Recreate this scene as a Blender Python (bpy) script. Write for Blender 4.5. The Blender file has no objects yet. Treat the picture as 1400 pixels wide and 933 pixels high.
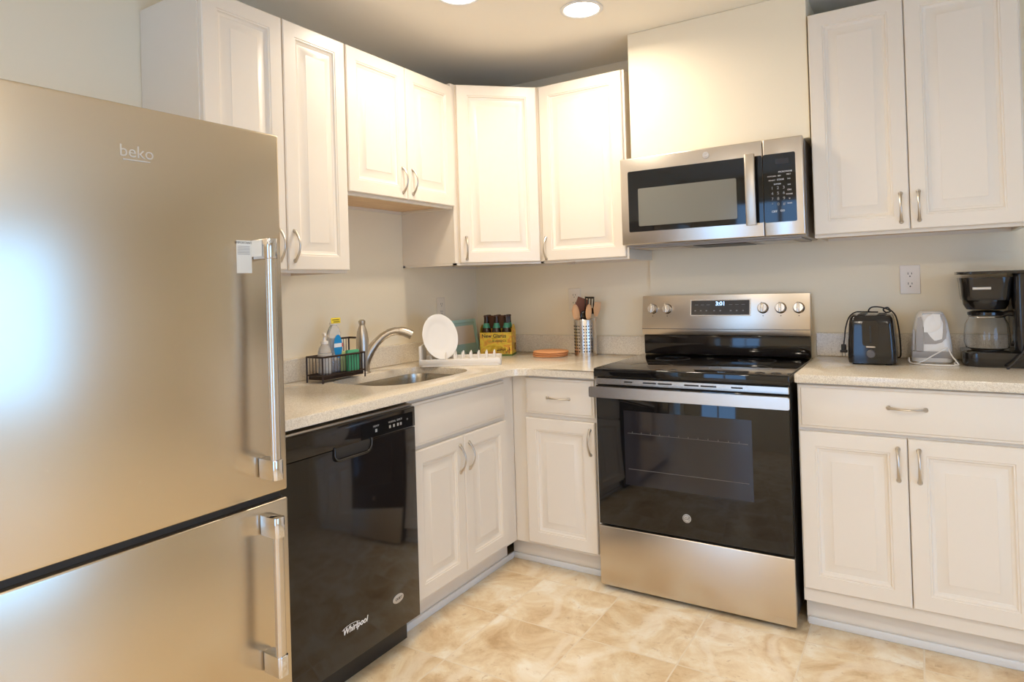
import bpy, bmesh, math, random
from mathutils import Vector, Matrix
random.seed(7)
PI = math.pi
R = math.radians
S = bpy.context.scene
C = S.collection

# ------------------------------------------------------------------ camera, world, light, exposure
CAM_POS = (2.207, -3.161, 1.261)
YAW, PITCH, ROLL, FPX, SHY = R(121.8), R(0.5), R(-1.74), 897.0, -81.5
cd = bpy.data.cameras.new('camera'); cam = bpy.data.objects.new('camera', cd); C.objects.link(cam)
_f = Vector((math.cos(PITCH)*math.cos(YAW), math.cos(PITCH)*math.sin(YAW), math.sin(PITCH)))
_r = _f.cross(Vector((0, 0, 1))).normalized(); _u = _r.cross(_f)
_r2 = _r*math.cos(ROLL)+_u*math.sin(ROLL); _u2 = -_r*math.sin(ROLL)+_u*math.cos(ROLL)
cam.matrix_world = Matrix(((_r2.x, _u2.x, -_f.x, CAM_POS[0]), (_r2.y, _u2.y, -_f.y, CAM_POS[1]),
                           (_r2.z, _u2.z, -_f.z, CAM_POS[2]), (0, 0, 0, 1)))
cd.sensor_width = 36; cd.lens = FPX/1400*36; cd.shift_y = SHY/1400; cd.clip_start = 0.05
S.camera = cam
S.view_settings.view_transform = 'Standard'; S.view_settings.look = 'None'
S.view_settings.exposure = -0.26; S.view_settings.gamma = 1.0
try: S.view_settings.use_curve_mapping = False
except Exception: pass
SKY_COL, SKY_STR = (0.28, 0.55, 1.0), 7.0
w = bpy.data.worlds.new('sky'); S.world = w; w.use_nodes = True
w.node_tree.nodes['Background'].inputs[0].default_value = (*SKY_COL, 1)
w.node_tree.nodes['Background'].inputs[1].default_value = SKY_STR
CAN_W, CAN_COL = 14.5, (1.0, 0.86, 0.69)
LENS_STR = 14.0

# ------------------------------------------------------------------ materials
def mat(name, col=(.8, .8, .8), rough=.5, metal=0, **kw):
    m = bpy.data.materials.new(name); m.use_nodes = True
    b = m.node_tree.nodes['Principled BSDF']
    b.inputs['Base Color'].default_value = (*col, 1)
    b.inputs['Roughness'].default_value = rough
    b.inputs['Metallic'].default_value = metal
    for k, v in kw.items():
        b.inputs[k.replace('_', ' ')].default_value = v
    return m
def srgb(r, g, b):
    f = lambda c: (c/255/12.92) if c/255 <= .04045 else ((c/255+.055)/1.055)**2.4
    return (f(r), f(g), f(b))
def nodes(m): return m.node_tree.nodes, m.node_tree.links, m.node_tree.nodes['Principled BSDF']
def coord(m, scale=(1, 1, 1), loc=(0, 0, 0), kind='Object'):
    n, l, b = nodes(m)
    t = n.new('ShaderNodeTexCoord'); mp = n.new('ShaderNodeMapping')
    mp.inputs['Scale'].default_value = scale; mp.inputs['Location'].default_value = loc
    l.new(t.outputs[kind], mp.inputs[0]); return mp.outputs[0]
def noise(m, vec, scale, detail=4, rough=.5, dist=0):
    n, l, b = nodes(m); t = n.new('ShaderNodeTexNoise')
    t.inputs['Scale'].default_value = scale; t.inputs['Detail'].default_value = detail
    t.inputs['Roughness'].default_value = rough; t.inputs['Distortion'].default_value = dist
    l.new(vec, t.inputs['Vector']); return t.outputs['Fac']
def ramp(m, fac, stops):
    n, l, b = nodes(m); r = n.new('ShaderNodeValToRGB')
    e = r.color_ramp.elements
    while len(e) < len(stops): e.new(.5)
    for q, (p, c) in zip(e, stops): q.position = p; q.color = (*c, 1)
    l.new(fac, r.inputs[0]); return r.outputs[0]
def mixc(m, fac, a, b_, mode='MIX'):
    n, l, b = nodes(m); x = n.new('ShaderNodeMix'); x.data_type = 'RGBA'; x.blend_type = mode
    for s, v in ((0, fac), (6, a), (7, b_)):
        if hasattr(v, 'links'): l.new(v, x.inputs[s])
        elif s == 0: x.inputs[0].default_value = v
        else: x.inputs[s].default_value = (*v, 1)
    return x.outputs[2]
def bump(m, h, st=.1, dist=.002):
    n, l, b = nodes(m); x = n.new('ShaderNodeBump'); x.inputs['Strength'].default_value = st
    x.inputs['Distance'].default_value = dist
    l.new(h, x.inputs['Height']); l.new(x.outputs[0], b.inputs['Normal'])
M = {}
M['wall'] = mat('cream_wall_paint', srgb(242, 229, 202), .55); bump(M['wall'], noise(M['wall'], coord(M['wall']), 160, 3), .08, .001)
M['ceil'] = mat('ceiling_paint', srgb(242, 234, 218), .7); bump(M['ceil'], noise(M['ceil'], coord(M['ceil']), 120, 3), .08, .001)
M['cab'] = mat('painted_cabinet', srgb(233, 222, 206), .32); bump(M['cab'], noise(M['cab'], coord(M['cab'], (1, 1, .15)), 90, 3), .03, .001)
M['wood'] = mat('maple_underside', srgb(226, 192, 150), .5)
m = M['wood']; n, l, b = nodes(m); l.new(ramp(m, noise(m, coord(m, (1, 12, 12)), 6, 4), [(.3, srgb(214, 176, 132)), (.7, srgb(236, 206, 166))]), b.inputs['Base Color'])
M['trim'] = mat('white_shoe_trim', srgb(226, 224, 220), .4)
M['dark'] = mat('dark_void', (.02, .018, .016), .6)
M['nickel'] = mat('satin_nickel', srgb(196, 188, 176), .34, 1.0)
M['chrome'] = mat('chrome', srgb(215, 215, 218), .1, 1.0)
def steel(name, col, rough, vertical=False, var=.05):
    m = mat(name, col, rough, 1.0); n, l, b = nodes(m)
    v = coord(m, (1, 1, 160) if not vertical else (160, 160, 1))
    nz = noise(m, v, 5, 4)
    mr = n.new('ShaderNodeMapRange'); mr.inputs[3].default_value = rough-var; mr.inputs[4].default_value = rough+var
    l.new(nz, mr.inputs[0]); l.new(mr.outputs[0], b.inputs['Roughness']); bump(m, nz, .010, .0004)
    return m
M['steel'] = steel('brushed_steel', srgb(208, 198, 184), .3)
M['steelb'] = mat('bright_brushed_steel', srgb(210, 202, 192), .27, 1.0)
M['fridge'] = steel('fridge_steel', srgb(206, 194, 174), .26, var=.02)
M['sink'] = steel('sink_steel', srgb(190, 184, 172), .25)
M['glassk'] = mat('black_glass', (.006, .006, .007), .04, 0, IOR=1.5)
M['blackp'] = mat('black_gloss_enamel', (.010, .008, .008), .07, 0, IOR=1.52)
M['blackm'] = mat('matt_black', (.02, .018, .017), .45)
M['blackpl'] = mat('black_plastic', (.012, .011, .011), .13)
M['white'] = mat('white_plastic', srgb(238, 232, 224), .35)
M['whitec'] = mat('white_ceramic', srgb(244, 240, 234), .15)
M['whiteink'] = mat('white_ink', srgb(235, 235, 235), .5)
M['greyink'] = mat('grey_ink', srgb(150, 150, 150), .5)
M['blackink'] = mat('black_ink', srgb(50, 44, 40), .5)
M['outlet'] = mat('outlet_plastic', srgb(236, 224, 204), .35)
M['outletw'] = mat('outlet_white_plastic', srgb(240, 232, 224), .35)
M['greyp'] = mat('grey_plastic', srgb(165, 158, 152), .4)
M['dial'] = mat('dark_grey_dial', srgb(92, 88, 86), .35)
M['silverp'] = mat('silver_plastic', srgb(196, 194, 190), .3, .5)
M['ovenwin'] = mat('smoked_oven_window', (.020, .019, .023), .05, 0, IOR=1.5)
M['mwwin'] = mat('perforated_window_screen', srgb(120, 118, 108), .12, 0)
M['terracotta'] = mat('terracotta_cork', srgb(226, 160, 108), .6)
M['spoon'] = mat('beech_wood', srgb(214, 166, 120), .55)
M['brownw'] = mat('dark_reddish_wood', srgb(120, 66, 42), .5)
M['teal'] = mat('teal_paint', srgb(176, 208, 194), .35)
M['linen'] = mat('beige_board', srgb(232, 212, 188), .5)
M['beerglass'] = mat('brown_bottle_glass', (.030, .012, .005), .08)
M['beercap'] = mat('dark_cap', (.05, .02, .012), .35, .3)
M['greenlab'] = mat('green_neck_label', srgb(72, 150, 120), .5)
M['brownlab'] = mat('brown_neck_label', srgb(92, 54, 26), .5)
M['sponge'] = mat('green_sponge', srgb(84, 168, 124), .9); bump(M['sponge'], noise(M['sponge'], coord(M['sponge']), 300, 2), .6, .002)
M['spongey'] = mat('pale_sponge', srgb(176, 190, 130), .9); bump(M['spongey'], noise(M['spongey'], coord(M['spongey']), 300, 2), .6, .002)
M['wire'] = mat('brown_black_wire', srgb(58, 44, 38), .35, .4)
M['soapw'] = mat('milky_soap', srgb(238, 232, 222), .3)
M['clearpl'] = mat('clear_plastic', (.95, .95, .95), .08, 0, IOR=1.3, Transmission_Weight=.75)
M['bluelab'] = mat('blue_label', srgb(24, 140, 205), .4)
M['navy'] = mat('navy_liquid', srgb(30, 36, 92), .3)
M['redlab'] = mat('red_label', srgb(190, 50, 60), .4)
M['yellab'] = mat('yellow_label', srgb(238, 212, 60), .4)
M['glass'] = mat('carafe_glass', (1, 1, 1), .02, 0, IOR=1.3, Transmission_Weight=1.0)
M['lens'] = mat('lamp_lens', (1, 1, 1), .5, 0)
M['lens'].node_tree.nodes['Principled BSDF'].inputs['Emission Color'].default_value = (1, .93, .82, 1)
M['lens'].node_tree.nodes['Principled BSDF'].inputs['Emission Strength'].default_value = LENS_STR
M['digit'] = mat('lit_digits', (.1, .2, .6), .5)
M['digit'].node_tree.nodes['Principled BSDF'].inputs['Emission Color'].default_value = (.45, .68, 1, 1)
M['digit'].node_tree.nodes['Principled BSDF'].inputs['Emission Strength'].default_value = 3.0
M['display'] = mat('display_glass', srgb(70, 66, 64), .12)
M['sticker'] = mat('paper_sticker', srgb(205, 205, 200), .5)
M['windowpane'] = mat('window_pane', (1, 1, 1), 0, 0)
n, l, b = nodes(M['windowpane']); tr = n.new('ShaderNodeBsdfTransparent'); gl = n.new('ShaderNodeBsdfGlossy'); mx = n.new('ShaderNodeMixShader')
gl.inputs['Roughness'].default_value = .01; mx.inputs[0].default_value = .06
l.new(tr.outputs[0], mx.inputs[1]); l.new(gl.outputs[0], mx.inputs[2]); l.new(mx.outputs[0], n['Material Output'].inputs[0])
M['carton'] = mat('yellow_printed_carton', srgb(224, 186, 60), .45)
m = M['carton']; n, l, b = nodes(m)
v = coord(m, (1, 1, 1.6)); c1 = ramp(m, noise(m, v, 22, 3, .5, .4), [(.34, srgb(206, 166, 40)), (.5, srgb(236, 204, 70)), (.62, srgb(226, 150, 60)), (.72, srgb(190, 190, 70))])
l.new(c1, b.inputs['Base Color'])
M['cartong'] = mat('carton_green_edge', srgb(86, 110, 52), .5)
# quartz
M['quartz'] = mat('speckled_quartz', srgb(222, 208, 184), .16)
m = M['quartz']; n, l, b = nodes(m); v = coord(m)
a1 = ramp(m, noise(m, v, 420, 3, .6), [(.36, srgb(168, 150, 126)), (.5, srgb(226, 214, 194)), (.66, srgb(242, 236, 220))])
a2 = ramp(m, noise(m, v, 140, 3, .6), [(.3, srgb(204, 190, 168)), (.55, srgb(234, 222, 202))])
l.new(mixc(m, .5, a1, a2), b.inputs['Base Color'])
# floor tile
M['floor'] = mat('travertine_floor_tile', srgb(230, 206, 164), .3)
m = M['floor']; n, l, b = nodes(m)
v = coord(m, (1, 1, 1), (-.102, .006, 0))
bt = n.new('ShaderNodeTexBrick'); bt.offset = 0; bt.squash = 1
for k, q in (('Scale', 1), ('Mortar Size', .0030), ('Mortar Smooth', .3), ('Bias', 0), ('Brick Width', .347), ('Row Height', .347)): bt.inputs[k].default_value = q
bt.inputs['Color1'].default_value = (0, 0, 0, 1); bt.inputs['Color2'].default_value = (1, 1, 1, 1); bt.inputs['Mortar'].default_value = (.5, .5, .5, 1)
l.new(v, bt.inputs['Vector'])
sc = n.new('ShaderNodeVectorMath'); sc.operation = 'SCALE'; sc.inputs['Scale'].default_value = 9.0; l.new(bt.outputs['Color'], sc.inputs[0])
ad = n.new('ShaderNodeVectorMath'); ad.operation = 'ADD'; l.new(v, ad.inputs[0]); l.new(sc.outputs[0], ad.inputs[1])
base = ramp(m, noise(m, ad.outputs[0], 5.5, 9, .66, .5), [(.30, srgb(196, 162, 118)), (.42, srgb(220, 192, 150)), (.53, srgb(235, 215, 180)), (.66, srgb(247, 238, 218))])
wv = n.new('ShaderNodeTexWave'); wv.inputs['Scale'].default_value = .9; wv.inputs['Distortion'].default_value = 9; wv.inputs['Detail'].default_value = 4; wv.inputs['Detail Scale'].default_value = 1.3
l.new(ad.outputs[0], wv.inputs['Vector'])
vein = ramp(m, wv.outputs['Fac'], [(.93, (0, 0, 0)), (.99, (1, 1, 1))])
vn = n.new('ShaderNodeMath'); vn.operation = 'MULTIPLY'; vn.inputs[1].default_value = .45; l.new(vein, vn.inputs[0])
base = mixc(m, vn.outputs[0], base, srgb(246, 234, 212))
pit = ramp(m, noise(m, ad.outputs[0], 38, 5, .7, .6), [(.30, (1, 1, 1)), (.40, (0, 0, 0))])
pn = n.new('ShaderNodeMath'); pn.operation = 'MULTIPLY'; pn.inputs[1].default_value = .5; l.new(pit, pn.inputs[0])
base = mixc(m, pn.outputs[0], base, srgb(176, 138, 96))
base = mixc(m, bt.outputs['Fac'], base, srgb(232, 216, 190))
l.new(base, b.inputs['Base Color'])
rr = n.new('ShaderNodeMapRange'); rr.inputs[3].default_value = .28; rr.inputs[4].default_value = .6; l.new(bt.outputs['Fac'], rr.inputs[0]); l.new(rr.outputs[0], b.inputs['Roughness'])
iv = n.new('ShaderNodeMath'); iv.operation = 'SUBTRACT'; iv.inputs[0].default_value = 1; l.new(bt.outputs['Fac'], iv.inputs[1]); bump(m, iv.outputs[0], .4, .0015)

# ------------------------------------------------------------------ mesh helpers
def box(bm, x0, x1, y0, y1, z0, z1, bev=0, seg=2, rot=None):
    T = Matrix.Translation(((x0+x1)/2, (y0+y1)/2, (z0+z1)/2)) @ (rot or Matrix.Identity(4)) @ Matrix.Diagonal((abs(x1-x0), abs(y1-y0), abs(z1-z0), 1))
    r = bmesh.ops.create_cube(bm, size=1, matrix=T)
    if bev:
        es = list({e for v in r['verts'] for e in v.link_edges})
        bmesh.ops.bevel(bm, geom=es, offset=bev, segments=seg, profile=.5, affect='EDGES', clamp_overlap=True)
    return bm
def tube(bm, pts, r, n=10, cap=True, flat=1.0, up=None):
    pts = [Vector(p) for p in pts]; rings = []
    rs = r if isinstance(r, (list, tuple)) else [r]*len(pts)
    ref = Vector(up) if up else None
    for i, p in enumerate(pts):
        d = (pts[min(i+1, len(pts)-1)]-pts[max(i-1, 0)]).normalized()
        a = ref if ref else (Vector((0, 0, 1)) if abs(d.z) < .9 else Vector((1, 0, 0)))
        s = d.cross(a).normalized(); t = s.cross(d).normalized()
        if ref is None and i and rings:
            # keep frames consistent
            s2 = (prev_s - d*prev_s.dot(d)).normalized(); t = s2.cross(d).normalized(); s = s2
        prev_s = s
        rings.append([bm.verts.new(p+(s*math.cos(2*PI*k/n)+t*math.sin(2*PI*k/n)*flat)*rs[i]) for k in range(n)])
    for a, b in zip(rings, rings[1:]):
        for k in range(n): bm.faces.new((a[k], a[(k+1) % n], b[(k+1) % n], b[k]))
    if cap: bm.faces.new(rings[0][::-1]); bm.faces.new(rings[-1])
    return bm
def lathe(bm, prof, c=(0, 0, 0), n=28, mtx=None, cap=True, sx=1, sy=1):
    rings = []
    for r, z in prof:
        vs = []
        for k in range(n):
            p = Vector((r*math.cos(2*PI*k/n)*sx, r*math.sin(2*PI*k/n)*sy, z))
            p = (mtx @ p if mtx else p)+Vector(c); vs.append(bm.verts.new(p))
        rings.append(vs)
    for a, b in zip(rings, rings[1:]):
        for k in range(n): bm.faces.new((a[k], a[(k+1) % n], b[(k+1) % n], b[k]))
    if cap:
        bm.faces.new(rings[0][::-1]); bm.faces.new(rings[-1])
    return bm
def prism(bm, poly, z0, z1, mtx=None, bev=0):
    f = lambda p, z: (mtx @ Vector((p[0], p[1], z))) if mtx else Vector((p[0], p[1], z))
    a = [bm.verts.new(f(p, z0)) for p in poly]; b = [bm.verts.new(f(p, z1)) for p in poly]
    n = len(poly)
    fs = [bm.faces.new(a[::-1]), bm.faces.new(b)]
    for k in range(n): fs.append(bm.faces.new((a[k], a[(k+1) % n], b[(k+1) % n], b[k])))
    if bev:
        es = list({e for fc in fs[:2] for e in fc.edges})
        bmesh.ops.bevel(bm, geom=es, offset=bev, segments=2, profile=.5, affect='EDGES', clamp_overlap=True)
    return bm
def rrect(x0, x1, y0, y1, r, n=5):
    out = []
    for cx, cy, a0 in ((x1-r, y1-r, 0), (x0+r, y1-r, 90), (x0+r, y0+r, 180), (x1-r, y0+r, 270)):
        for k in range(n+1):
            a = R(a0+90*k/n); out.append((cx+r*math.cos(a), cy+r*math.sin(a)))
    return out
def frontal(y=0):   # maps (x, z) outlines into the xz-plane, thickness along -y
    return Matrix(((1, 0, 0, 0), (0, 0, -1, y), (0, 1, 0, 0), (0, 0, 0, 1)))
def obj(name, bm, m, parent=None, smooth=30, label=None):
    bmesh.ops.recalc_face_normals(bm, faces=bm.faces[:])
    me = bpy.data.meshes.new(name); bm.to_mesh(me); bm.free()
    me.materials.append(M[m] if isinstance(m, str) else m)
    if smooth:
        me.polygons.foreach_set('use_smooth', [True]*len(me.polygons))
        me.set_sharp_from_angle(angle=R(smooth))
    o = bpy.data.objects.new(name, me); C.objects.link(o)
    if parent: o.parent = parent
    if label: o['label'] = label
    return o
B = bmesh.new
def thing(name, label, cat, loc=(0, 0, 0), rz=0, group=None):
    o = bpy.data.objects.new(name, None); C.objects.link(o); o.empty_display_size = .05
    o.location = loc; o.rotation_euler = (0, 0, R(rz)); o['label'] = label; o['category'] = cat
    if group: o['group'] = group
    return o
def tag(o, label, cat, group=None):
    o['label'] = label; o['category'] = cat
    if group: o['group'] = group
    return o
def struct(name, bm, m, parent=None, smooth=30):
    o = obj(name, bm, m, parent, smooth)
    if not parent: o['kind'] = 'structure'
    return o
def text(name, s, size, m, parent, loc, ext=.0004, align='CENTER', rx=90, rz=0, ry=0, shear=0, sx=1, bold=0):
    cu = bpy.data.curves.new(name, 'FONT'); cu.body = s; cu.size = size; cu.extrude = ext
    cu.align_x = align; cu.align_y = 'CENTER'; cu.shear = shear; cu.offset = bold; cu.resolution_u = 3
    t = bpy.data.objects.new(name, cu); C.objects.link(t)
    dg = bpy.context.evaluated_depsgraph_get(); me = bpy.data.meshes.new_from_object(t.evaluated_get(dg))
    bpy.data.objects.remove(t); me.materials.clear(); me.materials.append(M[m])
    o = bpy.data.objects.new(name, me); C.objects.link(o); o.parent = parent
    o.location = loc; o.rotation_euler = (R(rx), R(ry), R(rz)); o.scale = (sx, 1, 1)
    return o

# ------------------------------------------------------------------ room shell
CEIL = 2.40; XR, YB = 4.3, -5.2
bm = B(); box(bm, -.1, XR+.1, YB-.1, .1, -.1, 0); struct('floor', bm, 'floor')
bm = B(); box(bm, -.1, XR+.1, YB-.1, .1, CEIL, CEIL+.1); struct('ceiling', bm, 'ceil')
bm = B(); box(bm, -.1, 0, YB-.1, .1, 0, CEIL); struct('wall_left', bm, 'wall')
bm = B(); prism(bm, [(0, 0), (1.062, 0), (1.066, -.012), (XR, -.012), (XR, .1), (0, .1)], 0, CEIL); struct('wall_back', bm, 'wall')
def wall_hole(name, axis, p0, p1, u0, u1, hu0, hu1, hz0, hz1):
    bm = B()
    def bx(a, b, z0, z1):
        if axis == 'x': box(bm, p0, p1, a, b, z0, z1)
        else: box(bm, a, b, p0, p1, z0, z1)
    bx(u0, hu0, 0, CEIL); bx(hu1, u1, 0, CEIL); bx(hu0, hu1, 0, hz0); bx(hu0, hu1, hz1, CEIL)
    return struct(name, bm, 'wall')
WR = (-3.4, -1.72, .25, 2.05); WF = (.45, 1.45, .05, 2.15)
wall_hole('wall_right', 'x', XR, XR+.1, YB, 0, *WR)
wall_hole('wall_front', 'y', YB-.1, YB, 0, XR, *WF)
def window(name, axis, p, h):
    a0, a1, z0, z1 = h; e = bpy.data.objects.new(name, None); C.objects.link(e); e['kind'] = 'structure'
    def bb(bm, a, b, c, d, t0, t1):
        if axis == 'x': box(bm, p+t0, p+t1, a, b, c, d, .003)
        else: box(bm, a, b, p-t1, p-t0, c, d, .003)
    bm = B(); k = .045
    bb(bm, a0, a0+k, z0, z1, .01, .07); bb(bm, a1-k, a1, z0, z1, .01, .07)
    bb(bm, a0+k, a1-k, z0, z0+k, .01, .07); bb(bm, a0+k, a1-k, z1-k, z1, .01, .07)
    mid = (a0+a1)/2; bb(bm, mid-.02, mid+.02, z0+k, z1-k, .015, .06)
    obj('window_frame', bm, 'trim', e)
    bm = B(); bb(bm, a0+k+.001, mid-.021, z0+k+.001, z1-k-.001, .035, .041); bb(bm, mid+.021, a1-k-.001, z0+k+.001, z1-k-.001, .035, .041)
    obj('window_pane', bm, 'windowpane', e, 0)
window('window_1', 'x', XR, WR); window('window_2', 'y', YB, WF)
# drywall chase above the microwave, up to the ceiling
bm = B(); box(bm, 1.108, 1.858, -.325, -.0135, 1.8185, CEIL-.0005, .002, 1); struct('wall_chase', bm, 'wall')
# shoe trim at the toe kicks
def shoe(name, pts):
    bm = B()
    for (x0, x1, y0, y1) in pts: box(bm, x0, x1, y0, y1, 0, .028, .004, 2)
    struct(name, bm, 'trim')
shoe('trim_1', [(.5555, .567, -1.372, -.5675)])
shoe('trim_2', [(.5555, 1.036, -.567, -.5555)])
shoe('trim_3', [(1.826, 2.80, -.567, -.5555)])

# ------------------------------------------------------------------ cabinets
RINGS = [(0, .0035), (.0035, 0), (.050, 0), (.052, .0022), (.0565, .0022), (.058, .0045), (.062, .0075), (.0665, .0085), (.069, .0105), (.073, .0105), (.099, .0035), (.1005, .0022)]
DRINGS = [(0, .007), (.003, .0052), (.0075, .0045), (.0095, .0015), (.0125, 0)]
def panel_front(x0, x1, z0, z1, yf, t=.019, rings=RINGS):
    bm = B(); w = min(x1-x0, z1-z0)
    k = min(1.0, w*.36/.1005) if rings is RINGS else 1
    rr = [(0, t)]+[(a*k, d) for a, d in rings]; loops = []
    for a, d in rr:
        loops.append([bm.verts.new((x, yf+d, z)) for x, z in ((x0+a, z0+a), (x1-a, z0+a), (x1-a, z1-a), (x0+a, z1-a))])
    for p, q in zip(loops, loops[1:]):
        for i in range(4): bm.faces.new((p[i], p[(i+1) % 4], q[(i+1) % 4], q[i]))
    bm.faces.new(loops[-1]); bm.faces.new(loops[0][::-1]); return bm
def bow_handle(x, z, yf, parent, vertical=True, L=.105, out=.027):
    bm = B(); pts, rs = [], []
    for k in range(17):
        t = k/16; s = (t-.5)*L; y = yf-.002-out*math.sin(PI*t)**.8
        pts.append((x, y, z-s) if vertical else (x+s, y, z)); rs.append(.0058-.0022*math.sin(PI*t)+(.0012 if k in (0, 16) else 0))
    tube(bm, pts, rs, 10, True, .8)
    for s in (-L/2, L/2):
        c = (x, yf-.0005, z-s) if vertical else (x+s, yf-.0005, z)
        lathe(bm, [(.0078, 0), (.0075, .003), (.005, .006)], c, 14, Matrix.Rotation(PI/2, 3, 'X'))
    return obj('handle', bm, 'nickel', parent, label='curved satin nickel pull')
def cabinet(label, loc, rz, w, d, z0, z1, fronts, base=False, name='wall_cabinet', hollow=False, toe0=0):
    root = thing(name, label, 'cabinet', loc, rz)
    bm = B(); df = d-.0195
    if base:
        if hollow:
            box(bm, 0, .016, -df, -.002, .105, z1, .0008, 1); box(bm, w-.016, w, -df, -.002, .105, z1, .0008, 1)
            box(bm, .016, w-.016, -df, -df+.018, .105, z1, .0008, 1); box(bm, .016, w-.016, -df+.018, -.002, .105, .121); box(bm, .016, w-.016, -.010, -.002, .121, z1)
        else: box(bm, 0, w, -df, -.002, .105, z1, .001, 1)
        obj('cabinet_body', bm, 'cab', root)
        bm = B(); box(bm, toe0, w, -(d-.075), -(d-.09), .0, .1045); obj('toe_kick', bm, 'cab', root)
    else:
        t = .016
        box(bm, 0, t, -df, -.001, z0, z1, .0008, 1); box(bm, w-t, w, -df, -.001, z0, z1, .0008, 1)
        box(bm, t, w-t, -df, -df+t, z0, z1, .0008, 1); box(bm, t, w-t, -.012, -.001, z0, z1)
        box(bm, t, w-t, -df+t, -.012, z1-t, z1)
        obj('cabinet_body', bm, 'cab', root)
        bm = B(); box(bm, t+.0005, w-t-.0005, -df+t+.0005, -.0125, z0+.012, z0+.024); obj('bottom_panel', bm, 'wood', root, label='bare maple underside panel')
    for f in fronts:
        kind, x0, x1, a, b_ = f[:5]
        if kind == 'door':
            o = obj('door', panel_front(x0, x1, a, b_, -d), 'cab', root)
            if len(f) > 5: bow_handle(f[5], f[6], -d, o)
        else:
            o = obj('drawer' if kind == 'drawer' else 'drawer_front', panel_front(x0, x1, a, b_, -d, rings=DRINGS), 'cab', root)
            if kind == 'drawer': bow_handle((x0+x1)/2, f[5], -d, o, False)
    return root
UD = .339
# left wall uppers (local x runs along world +y)
cabinet('tall white wall cabinet with two doors, beside the refrigerator', (.0005, -1.934, 0), 90, .604, UD, 1.335, 2.232,
        [('door', .004, .306, 1.345, 2.228, .275, 1.43), ('door', .310, .6015, 1.345, 2.228, .338, 1.43)])
cabinet('short white two-door wall cabinet above the sink', (.0005, -1.3285, 0), 90, .689, UD, 1.642, 2.232,
        [('door', .003, .3475, 1.654, 2.228, .318, 1.735), ('door', .3505, .686, 1.654, 2.228, .382, 1.735)])
# diagonal corner cabinet
root = thing('corner_wall_cabinet', 'white diagonal corner wall cabinet with a single door', 'cabinet', (0, 0, 0))
A_, B_ = Vector((.340, -.622, 0)), Vector((.634, -.340, 0)); dd = (B_-A_); Ld = dd.length; dd.normalize(); nn = Vector((dd.y, -dd.x, 0))
Ab, Bb = A_-nn*.0195, B_-nn*.0195
out = [(.0005, -.0005), (.0005, -.6385), (Ab.x, -.6385), (Ab.x, Ab.y), (Bb.x, Bb.y), (.636, Bb.y), (.636, -.0005)]
bm = B(); prism(bm, out, 1.384, 2.247)
obj('cabinet_body', bm, 'cab', root)
bm = B()
for p, q in zip(out, out[1:]+out[:1]):
    p, q = Vector((*p, 0)), Vector((*q, 0)); e = (q-p); L = e.length
    if L < .01: continue
    ang = math.atan2(e.y, e.x); mm = Matrix.Translation(p+Vector((0, 0, 1.3785))) @ Matrix.Rotation(ang, 4, 'Z')
    r_ = bmesh.ops.create_cube(bm, size=1, matrix=mm @ Matrix.Translation((L/2, .007, 0)) @ Matrix.Diagonal((L, .014, .0095, 1)))
obj('bottom_rim', bm, 'cab', root)
dr = bpy.data.objects.new('door', None)
bm = panel_front(.006, Ld-.006, 1.384, 2.243, 0)
mm = Matrix.Translation(A_) @ Matrix.Rotation(math.atan2(dd.y, dd.x), 4, 'Z')
bmesh.ops.transform(bm, matrix=mm, verts=bm.verts[:]); door = obj('door', bm, 'cab', root)
hb = bow_handle(.038, 1.455, 0, door); hb.data.transform(mm)
# back wall uppers
cabinet('white single-door wall cabinet left of the microwave', (.6375, -.0005, 0), 0, .4445, UD-.002, 1.374, 2.247,
        [('door', .003, .4345, 1.384, 2.243, .022, 1.447)])
cabinet('large white two-door wall cabinet right of the microwave', (1.8615, -.0125, 0), 0, .668, UD-.014, 1.418, 2.301,
        [('door', .002, .3235, 1.430, 2.297, .297, 1.512), ('door', .3265, .662, 1.430, 2.297, .354, 1.514)])
BD = .63
# base cabinets
cabinet('white sink base cabinet with false drawer panel over two doors', (.0005, -1.340, 0), 90, .7295, BD, 0, .8655,
        [('false', .003, .637, .687, .847), ('door', .003, .3185, .125, .671, .289, .582), ('door', .3215, .637, .125, .671, .352, .582)], True, 'base_cabinet', True)
cabinet('narrow white base cabinet with one drawer and one door, left of the range', (.611, -.0005, 0), 0, .425, BD-.001, 0, .8655,
        [('drawer', .075, .413, .695, .853, .770), ('door', .075, .413, .119, .675, .392, .592)], True, 'base_cabinet', False, -.054)
cabinet('wide white base cabinet with long drawer over two doors, right of the range', (1.822, -.0125, 0), 0, .972, BD-.013, 0, .8895,
        [('drawer', .004, .672, .729, .882, .818), ('door', .004, .3345, .157, .717, .308, .630), ('door', .3375, .672, .157, .717, .368, .630),
         ('drawer', .676, .969, .729, .882, .818), ('door', .676, .969, .157, .717, .70, .630)], True, 'base_cabinet')

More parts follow.
